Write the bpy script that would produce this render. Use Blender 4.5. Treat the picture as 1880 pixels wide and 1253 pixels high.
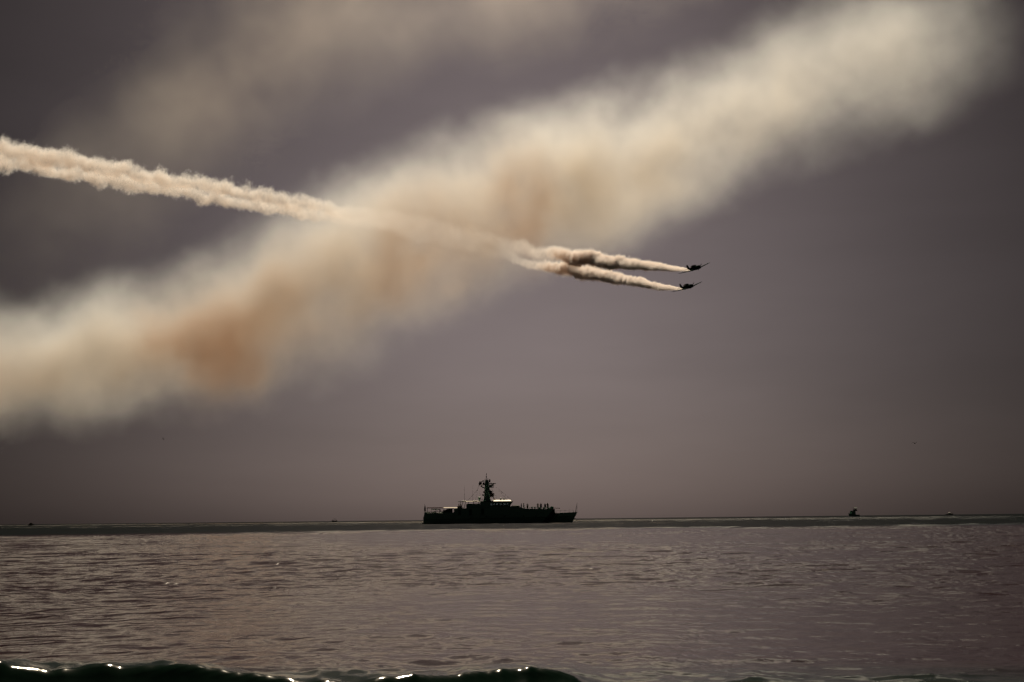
import bpy, bmesh, math, random
import numpy as np
from mathutils import Vector, Matrix, Quaternion

for _o in list(bpy.data.objects):
    bpy.data.objects.remove(_o, do_unlink=True)
scene = bpy.context.scene
COL = scene.collection
R = math.radians

# ------------------------------------------------------------------ camera
EYE = 1.6                      # metres above mean water, a person standing on the beach
EARTH = 6.371e6
FPX = 50.0 / 36.0 * 1880.0     # focal length in photo pixels
DIP = math.sqrt(2 * EYE / EARTH)
PITCH = math.atan((954.05 - 626.5) / FPX) - DIP
ROLL = math.atan(0.0108)

cam_data = bpy.data.cameras.new('camera')
cam_data.lens = 50.0
cam_data.sensor_width = 36.0
cam_data.clip_start = 0.5
cam_data.clip_end = 60000.0
cam = bpy.data.objects.new('camera', cam_data)
COL.objects.link(cam)
_q = Matrix.Rotation(PITCH + math.pi / 2, 4, 'X') @ Matrix.Rotation(-ROLL, 4, 'Z')
cam.matrix_world = Matrix.Translation((0, 0, EYE)) @ _q
scene.camera = cam
CAMROT = _q.to_3x3()

def at(px, py, dist):
    """point at ground distance dist along the direction the photograph shows at (px, py)"""
    d = CAMROT @ Vector(((px - 940.0) / FPX, -(py - 626.5) / FPX, -1.0))
    k = dist / math.hypot(d.x, d.y)
    return Vector((d.x * k, d.y * k, EYE + d.z * k))

def aty(px, py, Y):
    d = CAMROT @ Vector(((px - 940.0) / FPX, -(py - 626.5) / FPX, -1.0))
    k = Y / d.y
    return Vector((d.x * k, Y, EYE + d.z * k))

def sea_z(x, y):
    return -(x * x + y * y) / (2 * EARTH)

# ------------------------------------------------------------------ sky and sun
SUN_EL, SUN_AZ = R(53.0), R(1.0)          # ahead of the camera, above the frame
world = bpy.data.worlds.new('World')
scene.world = world
world.use_nodes = True
wt = world.node_tree
wt.nodes.clear()

def node(nt, kind, **kw):
    n = nt.nodes.new(kind)
    for k, v in kw.items():
        setattr(n, k, v)
    return n

class E:
    """tiny expression wrapper: arithmetic on shader sockets becomes Math nodes"""
    def __init__(self, nt, s):
        self.nt, self.s = nt, s
    def _m(self, op, *args):
        n = self.nt.nodes.new('ShaderNodeMath')
        n.operation = op
        for i, a in enumerate((self,) + args):
            v = a.s if isinstance(a, E) else a
            if isinstance(v, (int, float)):
                n.inputs[i].default_value = v
            else:
                self.nt.links.new(v, n.inputs[i])
        return E(self.nt, n.outputs[0])
    def __add__(self, o): return self._m('ADD', o)
    __radd__ = __add__
    def __sub__(self, o): return self._m('SUBTRACT', o)
    def __rsub__(self, o): return const(self.nt, o)._m('SUBTRACT', self)
    def __mul__(self, o): return self._m('MULTIPLY', o)
    __rmul__ = __mul__
    def __truediv__(self, o): return self._m('DIVIDE', o)
    def __pow__(self, o): return self._m('POWER', o)
    def __neg__(self): return self._m('MULTIPLY', -1.0)
    def exp(self): return self._m('EXPONENT')
    def sqrt(self): return self._m('SQRT')
    def max(self, o): return self._m('MAXIMUM', o)
    def min(self, o): return self._m('MINIMUM', o)
    def clamp(self): return self._m('MAXIMUM', 0.0)._m('MINIMUM', 1.0)
    def smooth(self, a, b, lo=0.0, hi=1.0):
        n = self.nt.nodes.new('ShaderNodeMapRange')
        n.interpolation_type = 'SMOOTHSTEP'
        self.nt.links.new(self.s, n.inputs['Value'])
        n.inputs['From Min'].default_value = a; n.inputs['From Max'].default_value = b
        n.inputs['To Min'].default_value = lo; n.inputs['To Max'].default_value = hi
        return E(self.nt, n.outputs['Result'])
    def curve(self, pts):
        """piecewise linear-ish function through pts [(x, y)...] (Float Curve over x range)"""
        xs = [p[0] for p in pts]; ys = [p[1] for p in pts]
        x0, x1, y0, y1 = min(xs), max(xs), min(ys), max(ys)
        if y1 - y0 < 1e-9: y1 = y0 + 1
        t = (self - x0) * (1.0 / (x1 - x0))
        n = self.nt.nodes.new('ShaderNodeFloatCurve')
        c = n.mapping.curves[0]
        while len(c.points) < len(pts):
            c.points.new(0.5, 0.5)
        for i, (x, y) in enumerate(sorted(pts)):
            c.points[i].location = ((x - x0) / (x1 - x0), (y - y0) / (y1 - y0))
        n.mapping.update()
        self.nt.links.new(t.clamp().s, n.inputs['Value'])
        return E(self.nt, n.outputs[0]) * (y1 - y0) + y0

def const(nt, v):
    n = nt.nodes.new('ShaderNodeValue'); n.outputs[0].default_value = v
    return E(nt, n.outputs[0])

def split_xyz(nt, sock):
    n = nt.nodes.new('ShaderNodeSeparateXYZ'); nt.links.new(sock, n.inputs[0])
    return [E(nt, n.outputs[i]) for i in range(3)]

def join_xyz(nt, x, y, z):
    n = nt.nodes.new('ShaderNodeCombineXYZ')
    for i, v in enumerate((x, y, z)):
        if isinstance(v, E): nt.links.new(v.s, n.inputs[i])
        else: n.inputs[i].default_value = v
    return n.outputs[0]

def noise(nt, vec, scale, detail=2.0, rough=0.5, dist=0.0):
    n = nt.nodes.new('ShaderNodeTexNoise')
    nt.links.new(vec, n.inputs['Vector'])
    n.inputs['Scale'].default_value = scale
    n.inputs['Detail'].default_value = detail
    n.inputs['Roughness'].default_value = rough
    n.inputs['Distortion'].default_value = dist
    return n

tc = node(wt, 'ShaderNodeTexCoord')
wx, wy, wz = split_xyz(wt, tc.outputs['Generated'])
sky = node(wt, 'ShaderNodeTexSky')
sky.sky_type = 'NISHITA'
sky.sun_disc = False
sky.sun_elevation = SUN_EL
sky.sun_rotation = SUN_AZ
sky.altitude = 0.0
sky.air_density = 1.0
sky.dust_density = 1.8
sky.ozone_density = 1.0
# the horizon seen from above a round sea lies a little below level
wt.links.new(join_xyz(wt, wx, wy, (wz + 0.004).max(0.0005)), sky.inputs['Vector'])
# added sky falloff: dims the sides, overhead and behind, like a lens vignette
ux = wx - math.sin(R(0.3))
sky_falloff = (-(ux * ux) * (1.0 / (0.27 ** 2))).exp() * wy.smooth(-0.5, 0.7)
sky_falloff = sky_falloff * wz.smooth(0.05, 0.62, 1.0, 0.46)
sky_falloff = sky_falloff * 0.90 + 0.10
# uneven haze: faint long streaks
hz = noise(wt, join_xyz(wt, wx * 2.0, wy * 2.0, wz * 9.0), 1.6, 4.0, 0.55)
sky_falloff = sky_falloff * (E(wt, hz.outputs['Fac']) * 0.34 + 0.83)
desat = node(wt, 'ShaderNodeHueSaturation')
desat.inputs['Saturation'].default_value = 0.25
wt.links.new(sky.outputs['Color'], desat.inputs['Color'])
tint = node(wt, 'ShaderNodeMix', data_type='RGBA', blend_type='MULTIPLY')
tint.inputs['Factor'].default_value = 1.0
wt.links.new(desat.outputs['Color'], tint.inputs['A'])
tint.inputs['B'].default_value = (1.0, 0.795, 0.768, 1)
bgnode = node(wt, 'ShaderNodeBackground')
wt.links.new(tint.outputs['Result'], bgnode.inputs['Color'])
wt.links.new((sky_falloff * 0.0204).s, bgnode.inputs['Strength'])
wout = node(wt, 'ShaderNodeOutputWorld')
wt.links.new(bgnode.outputs[0], wout.inputs['Surface'])

sun_data = bpy.data.lights.new('sun', 'SUN')
sun_data.energy = 5.0
sun_data.angle = R(0.53)
sun_data.color = (1.0, 0.83, 0.60)
sun = bpy.data.objects.new('sun', sun_data)
COL.objects.link(sun)
sun_dir = Vector((math.sin(SUN_AZ) * math.cos(SUN_EL), math.cos(SUN_AZ) * math.cos(SUN_EL), math.sin(SUN_EL)))
sun.rotation_euler = (-sun_dir).to_track_quat('-Z', 'Y').to_euler()
sun.location = (0, 300, 400)

scene.view_settings.view_transform = 'Standard'
scene.view_settings.look = 'None'
scene.view_settings.exposure = 0.32
scene.view_settings.gamma = 1.0
scene.view_settings.use_curve_mapping = False
scene.render.engine = 'CYCLES'
scene.cycles.use_denoising = True
scene.cycles.volume_bounces = 1
scene.cycles.max_bounces = 5
scene.cycles.use_adaptive_sampling = True
scene.cycles.adaptive_threshold = 0.03
scene.cycles.adaptive_min_samples = 12
scene.cycles.volume_max_steps = 512
scene.cycles.sample_clamp_indirect = 4.0

# ------------------------------------------------------------------ helpers for things
def props(o, label=None, cat=None, group=None, kind=None):
    if label: o['label'] = label
    if cat: o['category'] = cat
    if group: o['group'] = group
    if kind: o['kind'] = kind
    return o

def material(name, color, rough=0.5, metal=0.0, wear=0.25, scale=3.0, spec=0.5):
    """painted or cloth surface: base colour with a little procedural unevenness"""
    m = bpy.data.materials.new(name); m.use_nodes = True
    nt = m.node_tree
    b = nt.nodes['Principled BSDF']
    t = node(nt, 'ShaderNodeTexCoord')
    n = noise(nt, t.outputs['Object'], scale, 4.0, 0.6)
    mix = node(nt, 'ShaderNodeMix', data_type='RGBA')
    nt.links.new(n.outputs['Fac'], mix.inputs['Factor'])
    mix.inputs['A'].default_value = tuple(c * (1 - wear) for c in color) + (1,)
    mix.inputs['B'].default_value = tuple(min(1, c * (1 + wear)) for c in color) + (1,)
    nt.links.new(mix.outputs['Result'], b.inputs['Base Color'])
    b.inputs['Roughness'].default_value = rough
    b.inputs['Metallic'].default_value = metal
    b.inputs['Specular IOR Level'].default_value = spec
    return m
# ------------------------------------------------------------------ the sea
def build_sea():
    rng = np.random.default_rng(7)
    az = np.linspace(R(-30), R(30), 640)
    # distances from the eye: fine near, coarser outwards
    rs = [8.0]
    while rs[-1] < 9000:
        r = rs[-1]
        k = 0.0036 if r < 60 else (0.0045 if r < 380 else (0.0024 if r < 4700 else 0.08))
        rs.append(r * (1 + k))
    rs = np.array(rs)
    step = np.gradient(rs)
    A, D = np.meshgrid(az, rs)
    S = np.repeat(step[:, None], len(az), 1)
    X = D * np.sin(A); Y = D * np.cos(A)
    Z = -(D * D) / (2 * EARTH)
    dX = np.zeros_like(X); dY = np.zeros_like(X); H = np.zeros_like(X)

    def vnoise(x, y, seed):
        r2 = np.random.default_rng(seed)
        g = r2.random((256, 256))
        xi = np.floor(x).astype(int); yi = np.floor(y).astype(int)
        fx = x - xi; fy = y - yi
        fx = fx * fx * (3 - 2 * fx); fy = fy * fy * (3 - 2 * fy)
        a = g[yi & 255, xi & 255]; b = g[yi & 255, (xi + 1) & 255]
        c = g[(yi + 1) & 255, xi & 255]; d = g[(yi + 1) & 255, (xi + 1) & 255]
        return (a * (1 - fx) + b * fx) * (1 - fy) + (c * (1 - fx) + d * fx) * fy

    # wind roughens the water in patches; beyond about 200 m it is rough all over
    gust = 0.65 * vnoise(X / 16 + 40, Y / 26 + 9, 3) + 0.35 * vnoise(X / 6 + 80, Y / 9, 4)
    gust = np.clip((gust - 0.36) / 0.34, 0, 1)
    rough_far = np.clip((D - 135 - 55 * vnoise(X / 22, Y / 40 + 3, 5) - 30 * vnoise(X / 6, Y / 14, 6)) / 50, 0, 1)
    patch = np.exp(-(((X + 11) / 12) ** 2 + ((Y - 50) / 15) ** 2)) * 0.9 \
        + np.exp(-(((X + 6) / 9) ** 2 + ((Y - 68) / 7) ** 2)) * 0.45 \
        + np.exp(-(((X - 9) / 5) ** 2 + ((Y - 42) / 3) ** 2)) * 0.35
    calm = np.exp(-(((X - 1) / 9) ** 2 + ((Y - 26) / 10) ** 2))
    chop = np.clip(0.50 + 0.40 * gust + patch * 0.3 - 0.2 * calm, 0.3, 0.95)
    chop = chop * (1 - rough_far) + 1.35 * rough_far

    n = 110
    lam = np.exp(rng.uniform(math.log(0.17), math.log(2.0), n))
    lam[:6] = [6.5, 5.4, 4.1, 3.2, 2.7, 2.3]
    th = rng.normal(0, 0.8, n); th[:6] = rng.normal(0, 0.16, 6)
    ph = rng.uniform(0, 2 * math.pi, n)
    for i in range(n):
        k = 2 * math.pi / lam[i]
        kx = k * math.sin(th[i]); ky = -k * math.cos(th[i])
        slope = 0.019 if lam[i] < 2.1 else 0.008
        fade = np.clip((lam[i] / S - 2.2) / 3.0, 0, 1)
        if not fade.any():
            continue
        a = slope / k * fade * (chop if lam[i] < 2.1 else 0.8) * (1 - 0.7 * rough_far)
        ph2 = kx * X + ky * Y + ph[i] + 2.2 * np.sin(0.11 * k * X * math.cos(th[i]) + ph[i] * 3)
        s, c = np.sin(ph2), np.cos(ph2)
        H += a * s
        q = 0.9
        dX += q * a * c * math.sin(th[i]); dY += -q * a * c * math.cos(th[i])
    # wind sea outside: short steep crests whose fronts face the shore
    row = np.arange(len(rs))[:, None]
    wid = np.interp(D, [15, 60, 150, 400], [0.20, 0.45, 1.2, 4.0])
    fine = vnoise(X / wid + 37.7 * row, Y * 0 + row * 0.37, 41)
    fine2 = vnoise(X / (3.1 * wid) + 11.3 * (row // 4), Y / (6 * S), 42)
    ruff = np.clip(0.10 + 0.22 * gust + 0.40 * patch + 0.30 * np.clip((-A - 0.10) / 0.2, 0, 1) + 0.12 * np.clip((A - 0.15) / 0.15, 0, 1) - 0.06 * calm, 0.05, 0.5) * np.clip((D - 14.5) / 4, 0, 1)
    ruff = ruff * np.clip(2.4 * fine2 - 0.55, 0.1, 1.2) * (0.4 + 0.9 * fine)
    ruff = ruff * (1 - rough_far) + rough_far * (0.45 + 0.65 * fine)
    saw = np.array([-1.0, 1.0, 0.33, -0.33])[row % 4] * ruff
    H += np.minimum((0.15 + 0.035 * rough_far) * S, 0.75) * saw
    # short steep crests
    ridged = 1 - np.abs(2 * vnoise(X / 0.55 + 3 * vnoise(X / 2, Y / 2, 11), Y / 0.26, 12) - 1)
    ridged2 = 1 - np.abs(2 * vnoise(X / 1.4 + 7, Y / 0.6 + 2 * vnoise(X / 3, Y / 3, 14), 13) - 1)
    near = np.clip(1.2 - S / 0.35, 0, 1)
    H += near * chop * (0.006 * ridged ** 3 + 0.005 * ridged2 ** 4)

    # the small shore wave standing up just before it breaks
    px = np.array([-900, -300, 0, 120, 220, 300, 400, 480, 560, 640, 720, 800, 850, 900, 960, 1000, 1050, 1110, 1250, 1400, 1500, 1650, 1880, 2600])
    py = np.array([1216, 1214, 1212, 1219, 1222, 1217, 1222, 1230, 1233, 1233, 1235, 1233, 1231, 1229, 1232, 1241, 1250, 1259, 1264, 1262, 1260, 1262, 1260, 1262])
    D0 = 12.4
    pts = [at(a, b, D0) for a, b in zip(px, py)]
    paz = [math.atan2(p.x, p.y) for p in pts]
    pz = [p.z for p in pts]
    amp = np.interp(az, paz, pz)[None, :].repeat(len(rs), 0)
    y0 = D0 + 0.35 * np.sin(A * 9) + 0.18 * np.sin(A * 23 + 1)
    amp = (amp - 0.022) * (1 - np.clip((A - 0.035) / 0.04, 0, 1) * 0.85)
    t = D - y0
    lump = 0.75 + 0.5 * vnoise(X / 0.8 + 5, Y / 1.6, 21)
    prof = np.where(t > 0, np.exp(-(t / 2.1) ** 2), np.exp(-np.abs(t) / 0.33))
    H += np.clip(amp, 0.0, 1) * prof
    lv = np.clip((np.clip(amp, 0, 1) - 0.06) / 0.1, 0.0, 1)
    H += lv * prof * (0.05 * (vnoise(X / 0.42, Y / 0.9, 24) - 0.5) + 0.02 * (1 - np.abs(2 * vnoise(X / 0.19, Y / 0.5, 22) - 1)) ** 2) + 0.014 * prof * (vnoise(X / 0.09, Y / 0.2, 23) - 0.5)
    rightish = np.clip((A - 0.02) / 0.12, 0, 1)
    H += rightish * np.exp(-((t - 1.6) / 0.7) ** 2) * (0.034 * ridged2 ** 4 + 0.012 * ridged ** 3)

    # stirred-up sand in the face of the wave on the left
    sand = np.exp(-((A + 0.30) / 0.10) ** 2) * np.exp(-((t + 0.36) / 0.07) ** 2)
    sand = sand * (0.35 + 0.9 * vnoise(X / 0.25, Y / 0.12, 31))

    co = np.stack([X + dX, Y + dY, Z + H], -1).reshape(-1, 3).astype(np.float32)
    nr, nc = X.shape
    idx = np.arange(nr * nc).reshape(nr, nc)
    q = np.stack([idx[:-1, :-1], idx[:-1, 1:], idx[1:, 1:], idx[1:, :-1]], -1).reshape(-1, 4)
    me = bpy.data.meshes.new('sea')
    me.vertices.add(len(co)); me.vertices.foreach_set('co', co.ravel())
    me.loops.add(q.size); me.loops.foreach_set('vertex_index', q.ravel().astype(np.int32))
    me.polygons.add(len(q)); me.polygons.foreach_set('loop_start', np.arange(0, q.size, 4, dtype=np.int32))
    sm = np.repeat((rs[:-1] < 18)[:, None], nc - 1, 1).ravel()
    me.polygons.foreach_set('use_smooth', sm)
    at_ = me.attributes.new('sand', 'FLOAT', 'POINT')
    at_.data.foreach_set('value', sand.ravel().astype(np.float32))
    at2 = me.attributes.new('chop', 'FLOAT', 'POINT')
    at2.data.foreach_set('value', chop.ravel().astype(np.float32))
    me.update(); me.validate()
    o = bpy.data.objects.new('sea_water', me); COL.objects.link(o)
    props(o, kind='structure')

    m = bpy.data.materials.new('sea_water'); m.use_nodes = True
    nt = m.node_tree; b = nt.nodes['Principled BSDF']
    tcn = node(nt, 'ShaderNodeTexCoord')
    x, y, z = split_xyz(nt, tcn.outputs['Object'])
    dist = (x * x + y * y).sqrt()
    a1 = node(nt, 'ShaderNodeAttribute', attribute_name='sand')
    a2 = node(nt, 'ShaderNodeAttribute', attribute_name='chop')
    ch = E(nt, a2.outputs['Fac'])
    mix = node(nt, 'ShaderNodeMix', data_type='RGBA')
    nt.links.new(E(nt, a1.outputs['Fac']).clamp().s, mix.inputs['Factor'])
    silt = node(nt, 'ShaderNodeMix', data_type='RGBA')      # sandy water inshore, clear green outside and in the wave
    nt.links.new((dist.smooth(13.8, 17) * dist.smooth(180, 210, 1.0, 0.0)).s, silt.inputs['Factor'])
    clear = node(nt, 'ShaderNodeMix', data_type='RGBA')
    nt.links.new(dist.smooth(20, 100).s, clear.inputs['Factor'])
    clear.inputs['A'].default_value = (0.0025, 0.009, 0.0055, 1)
    clear.inputs['B'].default_value = (0.0018, 0.0048, 0.0034, 1)
    nt.links.new(clear.outputs['Result'], silt.inputs['A'])
    silt.inputs['B'].default_value = (0.0125, 0.0052, 0.0066, 1)
    nt.links.new(silt.outputs['Result'], mix.inputs['A'])
    mix.inputs['B'].default_value = (0.11, 0.075, 0.035, 1)
    nt.links.new(mix.outputs['Result'], b.inputs['Base Color'])
    b.inputs['IOR'].default_value = 1.333
    nt.links.new((dist.smooth(13.5, 19, 0.12, 0.15) + dist.smooth(150, 230, 0.0, -0.06)).s, b.inputs['Roughness'])
    def ripple(lx, ly, amp, near, far, off):
        n = noise(nt, join_xyz(nt, x * (1 / lx) + off, y * (1 / ly), z), 1.0, 2.0, 0.55)
        w = None
        if near: w = dist.smooth(near[0], near[1])
        if far: w = dist.smooth(far[0], far[1], 1.0, 0.0) if w is None else w * dist.smooth(far[0], far[1], 1.0, 0.0)
        return E(nt, n.outputs['Fac']) * amp * w
    h = ripple(0.20, 0.34, 0.030, (13.5, 17), (28, 60), 0.0) + ripple(0.36, 1.0, 0.06, (24, 40), (70, 120), 3.1) + ripple(0.8, 4.0, 0.24, (50, 90), (170, 205), 7.7) \
        + ripple(0.12, 0.12, 0.004, None, (15, 22), 5.5)
    bump = node(nt, 'ShaderNodeBump')
    bump.inputs['Strength'].default_value = 1.0
    bump.inputs['Distance'].default_value = 1.0
    nt.links.new((h * (ch * 0.5 + 0.45)).s, bump.inputs['Height'])
    nt.links.new(bump.outputs[0], b.inputs['Normal'])
    me.materials.append(m)
    return o
build_sea()
# ------------------------------------------------------------------ smoke
def tube_mesh(name, pts, radii, seg=14):
    """closed tube hugging a path: the domain that the smoke fills"""
    bm = bmesh.new()
    rings = []
    for i, (p, r) in enumerate(zip(pts, radii)):
        p = Vector(p)
        d = (Vector(pts[min(i + 1, len(pts) - 1)]) - Vector(pts[max(i - 1, 0)])).normalized()
        u = d.cross(Vector((0, 0, 1))).normalized(); v = u.cross(d)
        rr = r if isinstance(r, tuple) else (r, r)
        rings.append([bm.verts.new(p + u * (rr[0] * math.cos(2 * math.pi * k / seg)) + v * (rr[1] * math.sin(2 * math.pi * k / seg))) for k in range(seg)])
    for a, b in zip(rings, rings[1:]):
        for k in range(seg):
            bm.faces.new((a[k], a[(k + 1) % seg], b[(k + 1) % seg], b[k]))
    bm.faces.new(rings[0][::-1]); bm.faces.new(rings[-1])
    bmesh.ops.recalc_face_normals(bm, faces=bm.faces)
    me = bpy.data.meshes.new(name); bm.to_mesh(me); bm.free()
    return me

def smoke_object(name, path, radii, density_fn, color, g, step, absorb=None):
    """path: world points. The object's local x runs from the first to the last point, so that
    the shader works in (along, depth, up) metres."""
    p0, p1 = Vector(path[0]), Vector(path[-1])
    ax = (p1 - p0).normalized()
    ay = Vector((0, 0, 1)).cross(ax).normalized()
    az_ = ax.cross(ay)
    M = Matrix((ax, ay, az_)).transposed().to_4x4(); M.translation = p0
    Mi = M.inverted()
    loc = [Mi @ Vector(p) for p in path]
    me = tube_mesh(name, loc, radii)
    o = bpy.data.objects.new(name, me); COL.objects.link(o)
    o.matrix_world = M
    m = bpy.data.materials.new(name); m.use_nodes = True
    nt = m.node_tree; nt.nodes.clear()
    out = node(nt, 'ShaderNodeOutputMaterial')
    t = node(nt, 'ShaderNodeTexCoord')
    dens, brown_absorb = density_fn(nt, t.outputs['Object'], loc, Mi)
    vs = node(nt, 'ShaderNodeVolumeScatter')
    vs.inputs['Color'].default_value = color + (1,)
    vs.inputs['Anisotropy'].default_value = g
    nt.links.new(dens.s, vs.inputs['Density'])
    sh = vs.outputs[0]
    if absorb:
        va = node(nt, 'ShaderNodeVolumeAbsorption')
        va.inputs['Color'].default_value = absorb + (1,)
        nt.links.new((dens * brown_absorb).s, va.inputs['Density'])
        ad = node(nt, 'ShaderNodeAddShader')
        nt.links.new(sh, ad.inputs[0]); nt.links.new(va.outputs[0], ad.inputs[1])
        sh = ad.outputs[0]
    nt.links.new(sh, out.inputs['Volume'])
    m.cycles.volume_step_rate = step
    me.materials.append(m)
    return o

# the old, drifted bank
BAND_D = 1150.0
PPM = FPX / BAND_D
band_px = [(-260, 690, 138), (0, 664, 138), (200, 648, 134), (330, 622, 138), (480, 564, 148), (640, 496, 156), (800, 428, 154),
           (960, 360, 152), (1120, 316, 146), (1280, 242, 138), (1440, 170, 148), (1600, 118, 152), (1760, 60, 138), (1920, -10, 110)]
path = [aty(x, y, BAND_D) for x, y, r in band_px]
rad = [(r / PPM * 1.1, r / PPM * 2.0) for x, y, r in band_px]
# how thick the bank is and how much brown self-shadow is painted into its colour, by photo x
THICK = [(-260, 1.0), (0, 1.0), (240, 1.3), (380, 1.25), (550, 1.0), (690, 1.35), (800, 1.05), (900, 1.35), (1020, 1.15), (1110, 1.25), (1200, 1.1), (1300, 0.9), (1440, 0.62), (1600, 0.42), (1700, 0.27), (1800, 0.12), (1890, 0.0), (1920, 0.0)]
SELF_SHADE = [(-260, 0.3), (0, 0.3), (130, 0.05), (240, 0.1), (310, 0.9), (370, 1.1), (460, 0.8), (560, 0.5), (650, 0.3), (760, 0.65), (850, 0.5), (900, 0.35), (955, 0.7), (990, 0.45), (1035, 0.05), (1200, 0.02), (1500, 0.0), (1920, 0.0)]

def spots(nt, x, z, lst, Mi, Y, thin=1.0):
    tot = None
    for px, py, r, s in lst:
        p = Mi @ aty(px, py, Y)
        k = FPX / Y / r
        a = (x - p.x) * k; b = (z - p.z) * k
        v = (-(a * a + b * b)).exp() * s
        tot = v if tot is None else tot + v
    return tot

def band_density(nt, vec, loc, Mi):
    x, y, z = split_xyz(nt, vec)
    cz = x.curve([(p.x, p.z) for p in loc])
    rr = x.curve([(p.x, r[2] / PPM) for p, r in zip(loc, band_px)])
    n1 = noise(nt, vec, 0.011, 3.0, 0.55)
    n2 = noise(nt, vec, 0.034, 5.0, 0.60)
    a, b, c = split_xyz(nt, n1.outputs['Color'])
    d, e, f = split_xyz(nt, n2.outputs['Color'])
    xw = x + (b - 0.5) * 95.0 + (e - 0.5) * 45.0; zw = z + (a - 0.5) * 62.0 + (d - 0.5) * 25.0
    dz = (zw - cz) / rr
    dy = (y + (b - 0.5) * 30.0 + (e - 0.5) * 20.0) / (rr * 0.7)
    r2 = (dz * dz + dy * dy).sqrt()
    core = r2.smooth(1.36, 0.1) ** 1.4
    px2x = lambda px: (Mi @ aty(px, float(np.interp(px, [q[0] for q in band_px], [q[1] for q in band_px])), BAND_D)).x
    thick = x.curve([(px2x(p), v) for p, v in THICK])
    self_shade = xw.curve([(px2x(p), v) for p, v in SELF_SHADE])
    body = core * (0.42 + (c - 0.35).max(0.0) * 2.4 + (f - 0.5) * 1.3).max(0.05)
    low = (dz * -0.5 + 0.85).clamp()          # the painted brown shade is stronger in the lower half
    return body * thick * 0.032, 0.03 + self_shade * low * (f + a - 0.45).max(0.0) * 1.15
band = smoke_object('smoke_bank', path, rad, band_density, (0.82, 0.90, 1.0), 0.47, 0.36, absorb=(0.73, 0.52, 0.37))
props(band, 'broad soft diagonal bank of drifted cream and brown smoke crossing the whole sky', 'smoke', kind='stuff')

# a thin, nearly gone veil above it
VEIL_D = 1500.0
VPM = FPX / VEIL_D
veil_px = [(-60, 520, 150), (120, 380, 170), (300, 240, 190), (460, 120, 200), (640, 30, 190), (860, -10, 170), (1080, -50, 150), (1300, -110, 120)]
vpath = [aty(x, y, VEIL_D) for x, y, r in veil_px]
def veil_density(nt, vec, loc, Mi):
    x, y, z = split_xyz(nt, vec)
    cz = x.curve([(p.x, p.z) for p in loc])
    rr = x.curve([(p.x, r[2] / VPM) for p, r in zip(loc, veil_px)])
    n1 = noise(nt, vec, 0.008, 3.0, 0.6)
    a, b, c = split_xyz(nt, n1.outputs['Color'])
    xw = x + (b - 0.5) * 70.0; zw = z + (a - 0.5) * 90.0
    dz = (zw - cz) / rr; dy = y / (rr * 0.7)
    r2 = (dz * dz + dy * dy).sqrt()
    body = r2.smooth(1.1, 0.0) * ((c - 0.36).max(0.0) * 3.6 + 0.2)
    L = loc[-1].x
    ends = x.curve([(0, 0), (L * 0.15, 0.35), (L * 0.3, 0.7), (L * 0.5, 0.9), (L * 0.75, 1.1), (L, 1.0)])
    return body * ends * 0.0026, 0.25 + spots(nt, xw, zw, [(430, 110, 170, 0.6)], Mi, VEIL_D)
veil = smoke_object('smoke_veil', vpath, [(r / VPM, r / VPM * 1.35) for x, y, r in veil_px], veil_density, (0.92, 0.90, 0.87), 0.45, 0.35, absorb=(1.0, 0.70, 0.45))
props(veil, 'thin faint veil of old smoke high in the upper left sky', 'smoke', kind='stuff')

# fresh trails behind the two aircraft
Y_PLANE, Y_TAIL = 485.0, 900.0
def trail(name, pts, behind, label, seed):
    Y = lambda px: Y_PLANE + behind + (Y_TAIL - Y_PLANE) * max(0.0, (1270 - px) / 1410.0) ** 0.85
    P = [aty(x, y, Y(x)) for x, y, r, d in pts]
    rm = [r * (0.74 if x < 700 else 0.76) * Y(x) / FPX for x, y, r, d in pts]
    def dens(nt, vec, loc, Mi):
        x, y, z = split_xyz(nt, vec)
        cz = x.curve([(p.x, p.z) for p in loc])
        cy = x.curve([(p.x, p.y) for p in loc])
        rr = x.curve([(p.x, r) for p, r in zip(loc, rm)])
        dn = x.curve([(p.x, q[3]) for p, q in zip(loc, pts)])
        off = join_xyz(nt, x + seed, y, z)
        n1 = noise(nt, off, 0.085, 2.0, 0.55)
        n2 = noise(nt, join_xyz(nt, x * 1.5 + seed, y, z * 0.75), 0.6, 3.0, 0.7)
        a, b, c = split_xyz(nt, n1.outputs['Color'])
        d, e, f = split_xyz(nt, n2.outputs['Color'])
        wave = x.curve([(0, 1.0), (60, 1.4), (130, 2.4), (500, 2.6)]) if loc[-1].x > 0 else 2.0
        zw = z - cz + ((a - 0.5) * wave + (d - 0.5) * 1.8) * rr
        yw = y - cy + ((b - 0.5) * 1.6 + (e - 0.5) * 1.3) * rr
        r2 = (zw * zw + yw * yw).sqrt() / rr
        # ragged, wispier on the upper side where it is torn by the wind
        body = r2.smooth(1.05, 0.55) * (0.2 + (f - 0.36).max(0.0) * 4.5)
        return body * dn, x.curve([(0, 0.24), (60, 0.34), (130, 0.28), (260, 0.2), (500, 0.2)])
    o = smoke_object(name, P, [r * 2.1 for r in rm], dens, (0.88, 0.93, 1.0), 0.4, 0.07, absorb=(0.70, 0.41, 0.27))
    props(o, label, 'smoke trail', 'smoke trails behind the aircraft')
    return o
trail('smoke_trail', [(1268, 496, 3.0, 8.0), (1235, 493, 8, 6.5), (1200, 489, 12, 4.8), (1130, 482, 17, 3.0), (1060, 474, 21, 1.4), (1000, 464, 20, 0.14), (930, 448, 21, 0.03),
                      (850, 428, 22, 0.018), (740, 404, 22, 0.024), (650, 390, 21, 0.06), (540, 372, 23, 0.16), (430, 350, 24, 0.17), (300, 328, 25, 0.17), (200, 309, 25, 0.17), (100, 292, 27, 0.17), (0, 274, 30, 0.16), (-140, 250, 32, 0.14)],
      0.0, 'white smoke trail streaming back from the upper aircraft across to the left edge', 0.0)
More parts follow.
